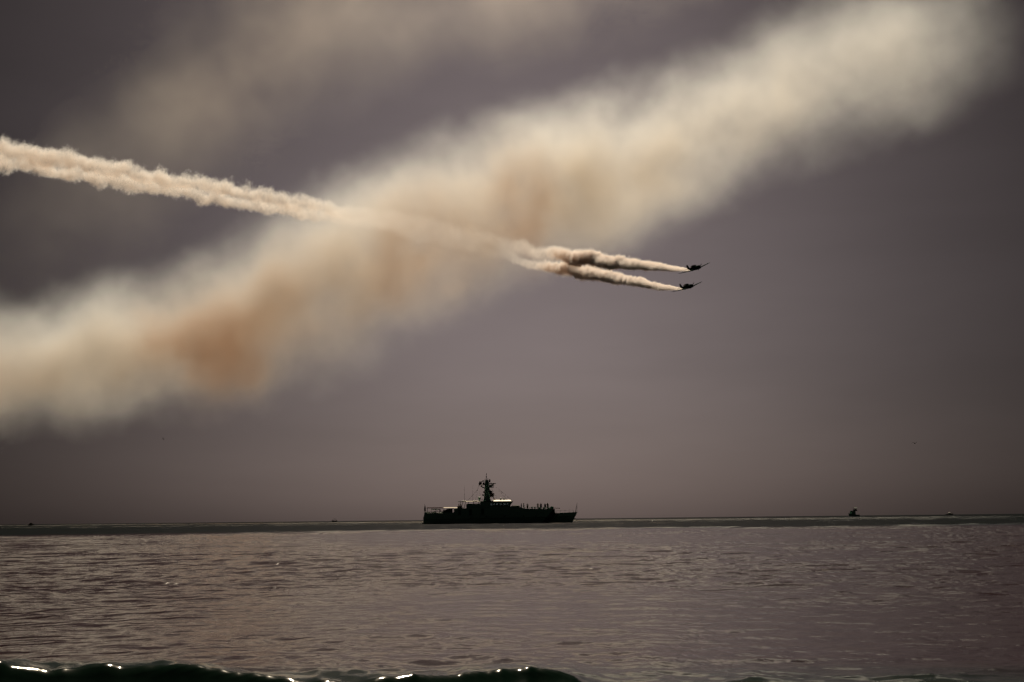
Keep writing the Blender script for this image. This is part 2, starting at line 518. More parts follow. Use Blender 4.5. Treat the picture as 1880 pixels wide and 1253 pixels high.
trail('smoke_trail', [(1254, 531, 3.0, 8.0), (1225, 528, 7, 6.5), (1190, 523, 11, 4.8), (1150, 515, 14, 3.2), (1100, 505, 17, 2.0), (1060, 496, 18, 1.2), (1020, 492, 17, 0.7), (980, 486, 14, 0.16), (930, 472, 16, 0.03),
                      (850, 448, 18, 0.014), (740, 422, 18, 0.02), (650, 405, 17, 0.055), (540, 388, 18, 0.16), (430, 370, 20, 0.17), (300, 346, 21, 0.17), (200, 330, 21, 0.17), (100, 312, 21, 0.17), (0, 298, 23, 0.16), (-140, 276, 24, 0.14)],
      18.0, 'kinked lower smoke trail streaming back from the lower aircraft', 57.0)
# ------------------------------------------------------------------ mesh helpers
class MB:
    """collects shapes and links them as ONE mesh object"""
    def __init__(self): self.bm = bmesh.new()
    def box(self, x0, x1, y0, y1, z0, z1):
        v = [self.bm.verts.new((x, y, z)) for x in (x0, x1) for y in (y0, y1) for z in (z0, z1)]
        for f in ((0, 1, 3, 2), (4, 6, 7, 5), (0, 4, 5, 1), (2, 3, 7, 6), (0, 2, 6, 4), (1, 5, 7, 3)):
            self.bm.faces.new([v[i] for i in f])
        return self
    def tube(self, p, q, r0, r1=None, seg=8):
        r1 = r0 if r1 is None else r1
        p, q = Vector(p), Vector(q); d = (q - p).normalized()
        u = d.orthogonal().normalized(); w = d.cross(u)
        A = [self.bm.verts.new(p + (u * math.cos(t) + w * math.sin(t)) * r0) for t in [2 * math.pi * k / seg for k in range(seg)]]
        B = [self.bm.verts.new(q + (u * math.cos(t) + w * math.sin(t)) * r1) for t in [2 * math.pi * k / seg for k in range(seg)]]
        for k in range(seg):
            self.bm.faces.new((A[k], A[(k + 1) % seg], B[(k + 1) % seg], B[k]))
        self.bm.faces.new(A[::-1]); self.bm.faces.new(B)
        return self
    def path(self, pts, r, seg=6):
        for a, b in zip(pts, pts[1:]): self.tube(a, b, r, r, seg)
        return self
    def ball(self, c, r, sz=(1, 1, 1), u=14, v=9):
        m = Matrix.Translation(c) @ Matrix.Diagonal((r * sz[0], r * sz[1], r * sz[2], 1))
        bmesh.ops.create_uvsphere(self.bm, u_segments=u, v_segments=v, radius=1.0, matrix=m)
        return self
    def loft(self, rings, cap=True):
        """rings: lists of points with the same count, closed rings"""
        R_ = [[self.bm.verts.new(p) for p in ring] for ring in rings]
        n = len(R_[0])
        for a, b in zip(R_, R_[1:]):
            for k in range(n):
                self.bm.faces.new((a[k], a[(k + 1) % n], b[(k + 1) % n], b[k]))
        if cap:
            self.bm.faces.new(R_[0][::-1]); self.bm.faces.new(R_[-1])
        return self
    def slab(self, poly, y0, y1):
        """outline in x,z made thick in y"""
        A = [self.bm.verts.new((x, y0, z)) for x, z in poly]; B = [self.bm.verts.new((x, y1, z)) for x, z in poly]
        n = len(poly)
        self.bm.faces.new(A); self.bm.faces.new(B[::-1])
        for k in range(n):
            self.bm.faces.new((A[k], B[k], B[(k + 1) % n], A[(k + 1) % n]))
        return self
    def build(self, name, mat, parent=None, smooth=False, bevel=0.0):
        bmesh.ops.recalc_face_normals(self.bm, faces=self.bm.faces)
        me = bpy.data.meshes.new(name); self.bm.to_mesh(me); self.bm.free()
        if smooth:
            for p in me.polygons: p.use_smooth = True
        me.materials.append(mat)
        o = bpy.data.objects.new(name, me); COL.objects.link(o)
        if parent: o.parent = parent
        if bevel:
            m = o.modifiers.new('bevel', 'BEVEL'); m.width = bevel; m.segments = 2; m.limit_method = 'ANGLE'
        return o

def empty(name, label, cat, group=None, M=None):
    o = bpy.data.objects.new(name, None); COL.objects.link(o)
    o.empty_display_size = 0.5
    if M is not None: o.matrix_world = M
    return props(o, label, cat, group)

def copy_tree(o, parent=None):
    c = o.copy(); COL.objects.link(c); c.parent = parent
    for ch in o.children: copy_tree(ch, c)
    return c

MAT = dict(
    hull=material('hull_paint', (0.11, 0.24, 0.185), 0.5, wear=0.12, scale=0.6),
    dark=material('dark_paint', (0.035, 0.07, 0.055), 0.75, wear=0.2, spec=0.2),
    black=material('black_paint', (0.012, 0.016, 0.014), 0.8, wear=0.3, spec=0.15),
    white=material('white_paint', (0.80, 0.78, 0.72), 0.45, wear=0.05),
    canvas=material('canvas', (0.62, 0.58, 0.50), 0.85, wear=0.08),
    steel=material('bare_steel', (0.20, 0.20, 0.19), 0.45, 0.6, wear=0.15),
    deck=material('deck_paint', (0.09, 0.10, 0.095), 0.8, wear=0.2),
    red=material('dull_red_paint', (0.05, 0.012, 0.010), 0.85, wear=0.2, spec=0.1),
    flag=material('flag_cloth', (0.05, 0.03, 0.035), 0.9, wear=0.3),
    orange=material('orange_cloth', (0.22, 0.09, 0.02), 0.8, wear=0.2),
)
# hull paint: a dark slanted bow stripe is painted on
_nt = MAT['hull'].node_tree
_b = _nt.nodes['Principled BSDF']
_src = _b.inputs['Base Color'].links[0].from_socket
_t = node(_nt, 'ShaderNodeTexCoord')
_x, _y, _z = split_xyz(_nt, _t.outputs['Object'])
_s = _x - _z * 0.85
_m = _s.smooth(35.55, 35.6) * _s.smooth(37.75, 37.7) + _s.smooth(38.1, 38.15) * _s.smooth(38.5, 38.45)
_mix = node(_nt, 'ShaderNodeMix', data_type='RGBA')
_nt.links.new(_m.s, _mix.inputs['Factor']); _nt.links.new(_src, _mix.inputs['A'])
_mix.inputs['B'].default_value = (0.012, 0.016, 0.014, 1)
_nt.links.new(_mix.outputs['Result'], _b.inputs['Base Color'])

def glass_material():
    m = bpy.data.materials.new('window_glass'); m.use_nodes = True
    nt = m.node_tree; nt.nodes.clear()
    out = node(nt, 'ShaderNodeOutputMaterial')
    tr = node(nt, 'ShaderNodeBsdfTransparent'); tr.inputs[0].default_value = (0.62, 0.70, 0.72, 1)
    gl = node(nt, 'ShaderNodeBsdfGlossy'); gl.inputs['Roughness'].default_value = 0.03
    fr = node(nt, 'ShaderNodeFresnel'); fr.inputs[0].default_value = 1.5
    mx = node(nt, 'ShaderNodeMixShader')
    nt.links.new(fr.outputs[0], mx.inputs[0]); nt.links.new(tr.outputs[0], mx.inputs[1]); nt.links.new(gl.outputs[0], mx.inputs[2])
    nt.links.new(mx.outputs[0], out.inputs['Surface'])
    return m
MAT['glass'] = glass_material()

# ------------------------------------------------------------------ the patrol ship
SHIP_Y = 434.0
p0 = aty(777.5, 962, SHIP_Y)
SHIP_M = Matrix.Translation((p0.x, SHIP_Y, sea_z(p0.x, SHIP_Y))) @ Matrix.Rotation(R(2.5), 4, 'Z')
ship = empty('patrol_ship', 'long dark grey-green patrol ship with tall mast and bright white bridge roof', 'ship', None, SHIP_M)

def lerp_tab(tab, x):
    return float(np.interp(x, [t[0] for t in tab], [t[1] for t in tab]))
DECK_B = [(0, 3.55), (5, 3.85), (15, 4.05), (28, 4.0), (34, 3.6), (38, 3.05), (41, 2.3), (44, 1.2), (46, 0.42), (46.8, 0.10)]
WL_B = [(0, 3.45), (15, 3.85), (28, 3.4), (34, 2.6), (38, 1.9), (41, 1.15), (43.5, 0.5), (44.8, 0.12), (46.8, 0.05)]
SHEER = [(0, 2.42), (9, 2.5), (20, 2.68), (36, 2.95), (41, 3.08), (46.8, 3.32)]
hull = MB()
xs = [0, 2, 5, 9, 13, 18, 23, 28, 31, 34, 36, 38, 39.5, 41, 42.5, 44, 45.2, 46.1, 46.8]
rings = []
for x in xs:
    top, wb, bb = lerp_tab(SHEER, x), lerp_tab(WL_B, x), lerp_tab(DECK_B, x)
    rake = max(0.0, (x - 38) / 8.8)        # the stem leans forward above the water
    def sx(z):
        return x - (1 - max(0, min(1, z / top))) * 1.9 * rake ** 1.6
    kn = 0.62 * top
    half = [(top, bb), (kn, bb * 0.985 + wb * 0.015), (0.25, wb + (bb - wb) * 0.25), (-0.3, wb * 0.97), (-1.4, wb * 0.55)]
    rings.append([(sx(z), -b, z) for z, b in half] + [(sx(z), b, z) for z, b in reversed(half)])
hull.loft(rings)
hull = hull.build('hull', MAT['hull'], ship)
for s in (-1, 1):
    rail_ = MB()
    rail_.path([(x, s * (lerp_tab(DECK_B, x) + 0.03), 0.62 * lerp_tab(SHEER, x)) for x in (0, 5, 15, 28, 34, 38, 41, 44)], 0.06, 6)
    rail_.build('rubbing_strake', MAT['dark'], hull)
MB().box(-0.55, 0.02, -2.6, 2.6, 0.25, 0.55).build('transom_step', MAT['dark'], hull)
for x in (19.0, 24.5, 30.2, 33.9):
    for s in (-1, 1):
        b = lerp_tab(DECK_B, x)
        MB().tube((x, s * (b - 0.08), 2.25), (x, s * (b + 0.035), 2.25), 0.2, seg=12).build('porthole', MAT['black'], hull)
anch = MB().tube((45.55, -0.75, 2.1), (45.75, -0.95, 1.15), 0.09).tube((45.4, -0.95, 1.2), (46.2, -0.95, 1.35), 0.12, 0.05).tube((45.7, -0.5, 1.2), (45.75, -1.4, 1.25), 0.1, 0.05)
anch.build('anchor', MAT['black'], ship)
MB().path([(45.9, -0.9, 1.3), (46.6, -1.1, 0.75), (47.6, -1.4, 0.1), (48.6, -1.7, -0.5)], 0.045, 5).build('anchor_chain', MAT['black'], ship)

# stern bulwark, rails and the awning over the quarterdeck
for s in (-1, 1):
    stern = MB().slab([(0.25, 2.35), (9.3, 2.45), (9.3, 3.62), (6.5, 3.55), (0.32, 3.5)], s * 3.45 - 0.05, s * 3.45 + 0.05)
    stern.build('bulwark', MAT['hull'], ship, bevel=0.02)
MB().slab([(0.2, 2.3), (0.3, 2.3), (0.42, 3.5), (0.30, 3.5)], -3.38, 3.38).build('bulwark', MAT['hull'], ship)
for s in (-1, 1):
    rl = MB()
    rl.path([(0.3, s * 3.45, 3.82), (6.6, s * 3.45, 3.86)], 0.035)
    for x in (0.32, 1.4, 2.5, 3.6, 4.7, 5.8, 6.6): rl.tube((x, s * 3.45, 3.5), (x, s * 3.45, 3.84), 0.025)
    rl.build('guard_rail', MAT['dark'], ship)

def camber_roof(x0, x1, b, z, rise, th=0.05, over=0.0, name='roof', mat='white'):
    """thin roof, higher on the centre line so that rain runs off"""
    m = MB()
    rr = []
    for x in (x0, x0 + (x1 - x0) * 0.04, x1 - (x1 - x0) * 0.04, x1):
        e = 0.0 if x in (x0, x1) else 1.0
        ring = []
        for k in range(9):
            y = -b + 2 * b * k / 8
            ring.append((x, y, z + rise * (0.35 + 0.65 * e) * (1 - (y / b) ** 2)))
        ring += [(p[0], p[1], z - th) for p in reversed(ring)]
        rr.append(ring)
    return m.loft(rr).build(name, MAT[mat], ship)
camber_roof(6.0, 12.1, 3.3, 4.98, 0.17, name='awning', mat='canvas')
for s in (-1, 1): MB().tube((0.95, s * 1.2, 5.06), (6.3, s * 1.2, 5.0), 0.13, 0.15, 10).build('stowed_boom', MAT['red'], ship)
for x in (1.2, 3.8, 6.2, 8.9):
    for s in (-1, 1): MB().tube((x, s * 1.2 if x < 6 else s * 3.1, 2.5), (x, s * 1.2 if x < 6 else s * 3.1, 5.0), 0.05).build('awning_post', MAT['dark'], ship)
MB().slab([(6.6, 2.5), (8.75, 2.5), (8.75, 4.72), (7.6, 4.75), (6.9, 4.55), (6.6, 4.3)], -2.6, 2.6).build('winch_house', MAT['dark'], ship, bevel=0.04)

# superstructure
def house(stations, name, mat='hull', parent=None):
    m = MB()
    m.loft([[(x, -bb, zb), (x, -bt, zt), (x, bt, zt), (x, bb, zb)] for x, zb, zt, bb, bt in stations])
    return m.build(name, MAT[mat], parent or ship, bevel=0.03)
house([(9.25, 2.4, 4.72, 3.7, 3.62), (13.0, 2.45, 4.8, 3.85, 3.7), (20, 2.5, 5.05, 3.9, 3.72), (28.4, 2.6, 5.3, 3.85, 3.6)], 'deckhouse')
house([(28.42, 2.6, 4.15, 3.84, 3.72), (34, 2.8, 4.15, 3.45, 3.3), (37.5, 2.85, 4.12, 3.0, 2.85), (39.75, 2.9, 4.1, 2.5, 2.35)], 'forecastle')
for s in (-1, 1):
    m = MB()
    A = [(28.45, 5.36, 3.72), (29.2, 5.02, 3.7), (29.9, 4.72, 3.66), (30.8, 4.5, 3.6), (34, 4.42, 3.28), (37.5, 4.34, 2.84), (39.7, 4.3, 2.34)]
    m.loft([[(x, s * (b - 0.06), 4.05), (x, s * (b - 0.06), z), (x, s * b, z), (x, s * b, 4.05)] for x, z, b in A])
    m.build('bulwark', MAT['hull'], ship)
MB().ball((28.0, 0, 5.28), 1.0, (1.3, 2.2, 0.32)).build('ventilator_hump', MAT['black'], ship, True)
house([(13.0, 4.78, 6.05, 3.2, 3.1), (13.4, 4.78, 6.1, 3.2, 3.05), (17.25, 4.9, 6.18, 3.25, 3.1)], 'deckhouse')
# dark doors and panels on the ship's side
for x, w, z0, z1 in ((10.9, 0.75, 2.7, 4.4), (14.2, 0.8, 2.7, 4.5), (17.8, 0.8, 2.75, 4.6)):
    d = MB().box(x - w / 2, x + w / 2, -3.94, -3.70, z0, z1).build('door', MAT['dark'], ship, bevel=0.03)
    MB().box(x + w / 2 - 0.16, x + w / 2 - 0.06, -3.98, -3.945, z0 + 0.8, z0 + 0.95).build('handle', MAT['steel'], d)

# bridge, hollow, with real window openings
BX0, BX1 = 17.25, 26.6
wins = [(20.25, 20.95), (21.12, 21.82), (21.98, 22.75), (23.05, 23.95), (24.15, 25.0), (25.15, 25.85)]
for s in (-1, 1):
    w = MB()
    y0, y1 = (s * 3.25 - 0.06, s * 3.25 + 0.06)
    w.slab([(BX0, 5.0), (26.05, 5.2), (26.35, 5.68), (BX0, 5.68)], y0, y1)
    w.slab([(BX0, 6.2), (26.75, 6.2), (27.05, 6.72), (BX0, 6.72)], y0, y1)
    edges = [BX0] + [e for a in wins for e in a] + [26.36]
    for a, b in zip(edges[0::2], edges[1::2]):
        top_b = b + 0.36 if b == 26.36 else b
        w.slab([(a, 5.67), (b, 5.67), (top_b, 6.21), (a, 6.21)], y0, y1)
    wall = w.build('bridge_wall', MAT['hull'], ship)
    for a, b in wins:
        pn = MB().box(a - 0.02, b + 0.02, s * 3.25 - 0.012, s * 3.25 + 0.012, 5.66, 6.22).build('window', MAT['glass'], wall)
MB().box(BX0 + 0.02, BX0 + 0.12, -3.19, 3.19, 5.0, 6.7).build('bridge_wall', MAT['hull'], ship)
MB().loft([[(26.05 + t * 0.64 - 0.06, -3.18, 5.2 + t), (26.05 + t * 0.64 - 0.06, 3.18, 5.2 + t), (26.05 + t * 0.64 + 0.04, 3.18, 5.2 + t), (26.05 + t * 0.64 + 0.04, -3.18, 5.2 + t)] for t in (0, 0.48)]).build('bridge_wall', MAT['hull'], ship)
MB().loft([[(26.05 + t * 0.64 - 0.06, -3.18, 5.2 + t), (26.05 + t * 0.64 - 0.06, 3.18, 5.2 + t), (26.05 + t * 0.64 + 0.04, 3.18, 5.2 + t), (26.05 + t * 0.64 + 0.04, -3.18, 5.2 + t)] for t in (1.0, 1.5)]).build('bridge_wall', MAT['hull'], ship)
for k in range(5):
    y = -2.6 + 1.3 * k
    MB().loft([[(26.05 + t * 0.64 - 0.02, y - 0.52, 5.2 + t), (26.05 + t * 0.64 - 0.02, y + 0.52, 5.2 + t), (26.05 + t * 0.64, y + 0.52, 5.2 + t), (26.05 + t * 0.64, y - 0.52, 5.2 + t)] for t in (0.48, 1.0)]).build('window', MAT['glass'], ship)
MB().box(18.2, 19.6, -3.1, 3.1, 5.2, 6.7).build('chart_room', MAT['dark'], ship)
camber_roof(17.2, 27.1, 3.42, 6.78, 0.10, 0.07, name='bridge_roof', mat='dark')
camber_roof(20.7, 26.6, 3.1, 6.84, 0.40, 0.03, name='roof_cover', mat='white')

# aft upper platform
camber_roof(10.35, 12.2, 2.9, 6.86, 0.04, 0.1, name='platform', mat='dark')
camber_roof(12.22, 17.2, 2.9, 6.84, 0.13, 0.09, name='platform', mat='canvas')
MB().box(11.7, 13.0, -2.4, -0.4, 6.97, 7.12).build('life_raft_canister', MAT['white'], ship, bevel=0.05)
MB().box(15.0, 16.3, -2.4, -0.4, 6.97, 7.1).build('life_raft_canister', MAT['white'], ship, bevel=0.05)
for x in (10.75, 11.45, 12.3):
    for s in (-1, 1): MB().tube((x, s * 2.7, 4.75), (x + 0.55, s * 2.7, 6.86), 0.055).build('platform_strut', MAT['dark'], ship)
for x in (13.6, 15.2, 16.8):
    for s in (-1, 1): MB().tube((x, s * 2.7, 6.05), (x, s * 2.7, 6.8), 0.05).build('stanchion', MAT['dark'], ship)

# mast
tower = MB().loft([[(19.25 + sx_ * w, -0.8 * w, z), (19.25 + sx_ * w, 0.8 * w, z), (19.25 - sx_ * w * 0.9, 0.8 * w, z), (19.25 - sx_ * w * 0.9, -0.8 * w, z)] for z, w, sx_ in
                   ((6.6, 1.45, 0.95), (7.6, 1.05, 0.95), (10.0, 0.88, 0.9), (12.2, 0.80, 0.85), (13.0, 0.66, 0.8), (13.3, 0.46, 0.8))]).build('mast', MAT['hull'], ship)
MB().tube((19.15, 0, 13.2), (19.15, 0, 15.15), 0.09, 0.05).ball((19.15, 0, 14.25), 0.17, (1, 1, 1.5)).ball((19.15, 0, 15.1), 0.14, (1, 1, 1.7)).build('mast_pole', MAT['black'], tower)
for x in (18.72, 19.62): MB().tube((x, 0, 13.0), (x, 0, 13.85), 0.09, 0.04).build('antenna_stub', MAT['black'], tower)
MB().tube((17.05, 0, 12.92), (18.7, 0, 12.88), 0.06).tube((18.0, 0, 12.9), (18.6, 0, 12.2), 0.06).ball((18.15, 0, 13.05), 0.22).build('yardarm', MAT['black'], tower)
MB().ball((20.15, 0, 13.05), 0.36, (0.75, 0.9, 1.5)).tube((19.6, 0, 12.5), (20.15, 0, 12.7), 0.09).build('horn_antenna', MAT['black'], tower)
ra = MB().box(19.75, 22.0, -0.16, 0.16, 12.03, 12.32).build('radar_antenna', MAT['dark'], tower, bevel=0.03)
MB().tube((20.85, 0, 11.2), (20.85, 0, 12.06), 0.14).build('radar_pedestal', MAT['black'], tower)
pl = MB().box(19.7, 21.35, -0.7, 0.7, 10.95, 11.1)
for x in (19.85, 20.4, 20.95, 21.3):
    for y in (-0.65, 0.65): pl.tube((x, y, 11.05), (x, y, 11.75), 0.035)
pl.path([(19.85, -0.65, 11.72), (21.3, -0.65, 11.72), (21.3, 0.65, 11.72), (19.85, 0.65, 11.72)], 0.04)
pl.box(20.0, 20.75, -0.35, 0.35, 11.1, 11.85)
pl.build('radar_platform', MAT['dark'], tower)
MB().ball((21.2, -0.3, 11.72), 0.25, (0.8, 1, 1.4)).build('searchlight', MAT['black'], tower, True)
MB().loft([[(17.45, -0.6, 11.25), (17.45, 0.6, 11.25), (18.75, 0.6, 10.6), (18.75, -0.6, 10.6)], [(17.35, -0.6, 11.65), (17.35, 0.6, 11.65), (18.75, 0.6, 10.9), (18.75, -0.6, 10.9)]]).build('lookout_platform', MAT['dark'], tower)
MB().ball((17.75, -0.2, 11.75), 0.24).build('satellite_dome', MAT['white'], tower, True)
for s in (-1, 1): MB().tube((19.9, s * 0.45, 10.9), (21.6, s * 0.45, 7.2), 0.1).build('mast_strut', MAT['black'], tower)
MB().tube((21.35, -0.45, 7.75), (21.75, -0.45, 7.1), 0.16, 0.13).build('orange_marker', MAT['orange'], tower)
MB().ball((18.05, -0.7, 8.75), 0.24, (1, 1, 1.3)).tube((18.05, -0.7, 8.7), (18.7, -0.5, 8.2), 0.06).build('signal_lamp', MAT['black'], tower)
rng = random.Random(4)
def flag(name, x, z, w, h, y=-0.6):
    m = MB()
    n = 8
    rr = []
    for k in range(n + 1):
        t = k / n
        yy = y + 0.14 * math.sin(t * 7 + x) * t
        rr.append([(x - w * t, yy, z - 0.25 * w * t * t), (x - w * t, yy + 0.015, z - 0.25 * w * t * t), (x - w * t, yy + 0.015, z - h - 0.45 * w * t * t), (x - w * t, yy, z - h - 0.45 * w * t * t)])
    return m.loft(rr).build(name, MAT['flag'], ship)
flag('signal_flag', 17.75, 12.75, 0.95, 0.85)
flag('signal_flag', 20.95, 10.0, 1.0, 0.9)
flag('signal_flag', 20.9, 9.1, 1.15, 0.9, -0.8)
flag('signal_flag', 21.45, 9.3, 0.75, 1.0, -0.5)
flag('signal_flag', 18.55, 12.55, 0.6, 0.5, -0.9)
for x, z in ((18.35, 11.9), (18.4, 9.6), (20.15, 9.9)):
    MB().box(x - 0.28, x + 0.28, -0.95, -0.55, z - 0.2, z + 0.25).tube((x, -0.75, z), (19.25, -0.5, z), 0.07).build('floodlight', MAT['black'], tower)
MB().tube((19.25, -2.2, 12.5), (19.25, 2.2, 12.5), 0.08).build('yardarm', MAT['black'], tower)
for x0, z0, x1, z1 in ((19.15, 13.6, 27.0, 6.9), (17.1, 12.9, 15.6, 7.0), (18.9, 12.9, 13.2, 6.95), (19.9, 12.6, 22.4, 7.2)):
    MB().tube((x0, -0.3, z0), (x1, -0.8, z1), 0.022, seg=5).build('stay_wire', MAT['black'], tower)
# deck fittings and aerials on the roofs
MB().tube((16.95, -1.0, 6.9), (16.95, -1.0, 7.45), 0.2).ball((16.95, -1.0, 7.75), 0.42, (1, 1, 1.15)).build('radome', MAT['hull'], ship, True)
MB().ball((16.95, -1.0, 8.1), 0.2, (1, 1, 0.6)).build('radome_cap', MAT['white'], ship, True)
for x in (17.5, 17.95, 18.3): MB().tube((x, -0.8, 6.9), (x, -0.8, 7.7), 0.05).build('vent_pipe', MAT['black'], ship)
for x in (23.45, 24.4):
    d = MB().tube((x, -1.2, 6.98), (x, -1.2, 7.35), 0.13).ball((x, -1.2, 7.5), 0.28).build('antenna_dome', MAT['dark'], ship, True)
    MB().ball((x, -1.2, 7.68), 0.16, (1.1, 1.1, 0.7)).build('dome_cap', MAT['white'], d, True)
for x, z1 in ((12.45, 11.7), (15.0, 11.7), (17.2, 10.3)): MB().tube((x, 1.5, 6.8), (x, 1.5, z1), 0.045, 0.018, 6).build('whip_antenna', MAT['black'], ship)
MB().tube((25.4, -0.6, 7.1), (22.75, -0.6, 10.3), 0.05, 0.02, 6).build('whip_antenna', MAT['black'], ship)
MB().tube((25.35, -0.6, 6.9), (25.35, -0.6, 7.3), 0.12).build('antenna_mount', MAT['orange'], ship)
# jackstaff at the bow, ensign staff at the stern
js = MB().tube((46.15, 0, 3.25), (46.72, 0, 6.2), 0.085, 0.05).tube((46.6, 0, 3.3), (46.7, 0, 5.1), 0.05).build('jackstaff', MAT['black'], ship)
es = MB().tube((0.5, 0, 3.4), (0.46, 0, 6.25), 0.06, 0.03).build('ensign_staff', MAT['black'], ship)
MB().loft([[(0.45 + w * math.cos(a), w * 0.8 * math.sin(a), z) for a in [2 * math.pi * k / 7 for k in range(7)]] for z, w in ((6.1, 0.04), (5.6, 0.13), (4.9, 0.24), (4.4, 0.30), (4.0, 0.22))]).build('furled_ensign', MAT['flag'], es)
# deck gun on the foredeck
gun = MB().tube((39.0, 0, 4.1), (39.0, 0, 4.5), 0.55, 0.45, 12).slab([(38.5, 4.45), (39.55, 4.45), (39.6, 4.75), (39.4, 5.05), (38.75, 5.15), (38.45, 4.8)], -0.4, 0.4).build('deck_gun', MAT['dark'], ship, bevel=0.04)
MB().tube((39.4, 0, 4.62), (41.35, 0, 4.52), 0.12, 0.07).tube((41.2, 0, 4.53), (41.4, 0, 4.52), 0.1, 0.1).build('gun_barrel', MAT['red'], gun)
MB().box(37.7, 38.4, -0.6, 0.6, 4.1, 4.75).build('ammunition_locker', MAT['dark'], ship, bevel=0.04)
for x in (32.9, 33.75): MB().tube((x, -1.2, 4.12), (x, -1.2, 4.85), 0.16).ball((x, -1.2, 4.92), 0.26, (1, 1, 0.8)).build('deck_ventilator', MAT['dark'], ship, True)
for s in (-1, 1):
    P = [(x, s * (lerp_tab(DECK_B, x) * 0.93), lerp_tab(SHEER, x) + 0.02) for x in (40.2, 42, 44, 46.2)]
    for p in P: MB().tube(p, (p[0], p[1], p[2] + 0.12), 0.06).build('mooring_bitt', MAT['dark'], ship)

cr = MB().tube((5.0, 2.2, 2.5), (5.0, 2.2, 4.6), 0.2, 0.16).tube((5.0, 2.2, 4.55), (2.4, 2.0, 4.75), 0.13, 0.08).build('deck_crane', MAT['black'], ship)
for x, y, w, h in ((1.0, 2.4, 0.5, 1.3), (3.2, 2.6, 0.6, 1.35), (5.9, -2.6, 0.45, 1.5), (6.3, 1.0, 0.35, 1.9)):
    MB().box(x - w, x + w, y - 0.4, y + 0.4, 2.45, 2.45 + h).build('deck_locker', MAT['dark'], ship, bevel=0.05)
for x in (35.2, 36.6): MB().box(x - 0.3, x + 0.3, 0.2, 1.0, 4.1, 4.85).build('deck_locker', MAT['dark'], ship, bevel=0.05)
for s in (-1, 1):
    rl = MB(); P = [(30.9, 3.5), (32.5, 3.36), (34, 3.2), (35.6, 3.0), (37.2, 2.8), (38.3, 2.6)]
    rl.path([(x, s * b, 4.92) for x, b in P], 0.03)
    for x, b in P: rl.tube((x, s * b, 4.2), (x, s * b, 4.94), 0.03)
    rl.build('guard_rail', MAT['dark'], ship)
    rb = MB(); P = [(40.3, 2.45), (41.6, 2.0), (43, 1.5), (44.4, 1.0), (45.6, 0.55)]
    rb.path([(x, s * b, lerp_tab(SHEER, x) + 0.75) for x, b in P], 0.02)
    for x, b in P: rb.tube((x, s * b, lerp_tab(SHEER, x) - 0.02), (x, s * b, lerp_tab(SHEER, x) + 0.76), 0.02)
    rb.build('guard_rail', MAT['dark'], ship)
# rigid boat stowed on the quarterdeck, a thing of its own
tb = empty('tender_boat', 'small inflatable tender with pale top stowed on the stern of the patrol ship', 'boat', None, SHIP_M @ Matrix.Translation((1.9, -0.8, 2.5)))
for s in (-1, 1): MB().path([(0, s * 0.75, 0.75), (2.6, s * 0.75, 0.78), (3.7, s * 0.3, 0.95), (4.0, 0, 1.0)], 0.24, 8).build('buoyancy_tube', MAT['dark'], tb, True)
MB().loft([[(x, -b, 0.7), (x, b, 0.7), (x, 0, z)] for x, b, z in ((0, 0.7, 0.2), (2.6, 0.7, 0.2), (3.8, 0.1, 0.55))]).build('hull', MAT['black'], tb)
MB().box(1.2, 1.9, -0.35, 0.35, 0.7, 1.5).build('console', MAT['dark'], tb, bevel=0.05)
MB().slab([(0.3, 1.95), (2.6, 2.0), (2.7, 2.08), (0.3, 2.07)], -0.7, 0.7).build('canopy', MAT['canvas'], tb, bevel=0.02)
for x in (0.5, 2.3):
    for s in (-1, 1): MB().tube((x, s * 0.6, 0.8), (x, s * 0.6, 1.98), 0.035).build('canopy_post', MAT['dark'], tb)
MB().box(-0.35, 0.1, -0.2, 0.2, 0.4, 1.3).build('outboard_motor', MAT['black'], tb, bevel=0.06)
# ------------------------------------------------------------------ people aboard
SKIN = material('skin', (0.16, 0.10, 0.075), 0.6, wear=0.1)
CLOTH = [material('navy_cloth', (0.02, 0.024, 0.03), 0.9), material('dark_green_cloth', (0.022, 0.035, 0.026), 0.9), material('brown_cloth', (0.07, 0.04, 0.028), 0.9), material('olive_cloth', (0.06, 0.055, 0.02), 0.9)]

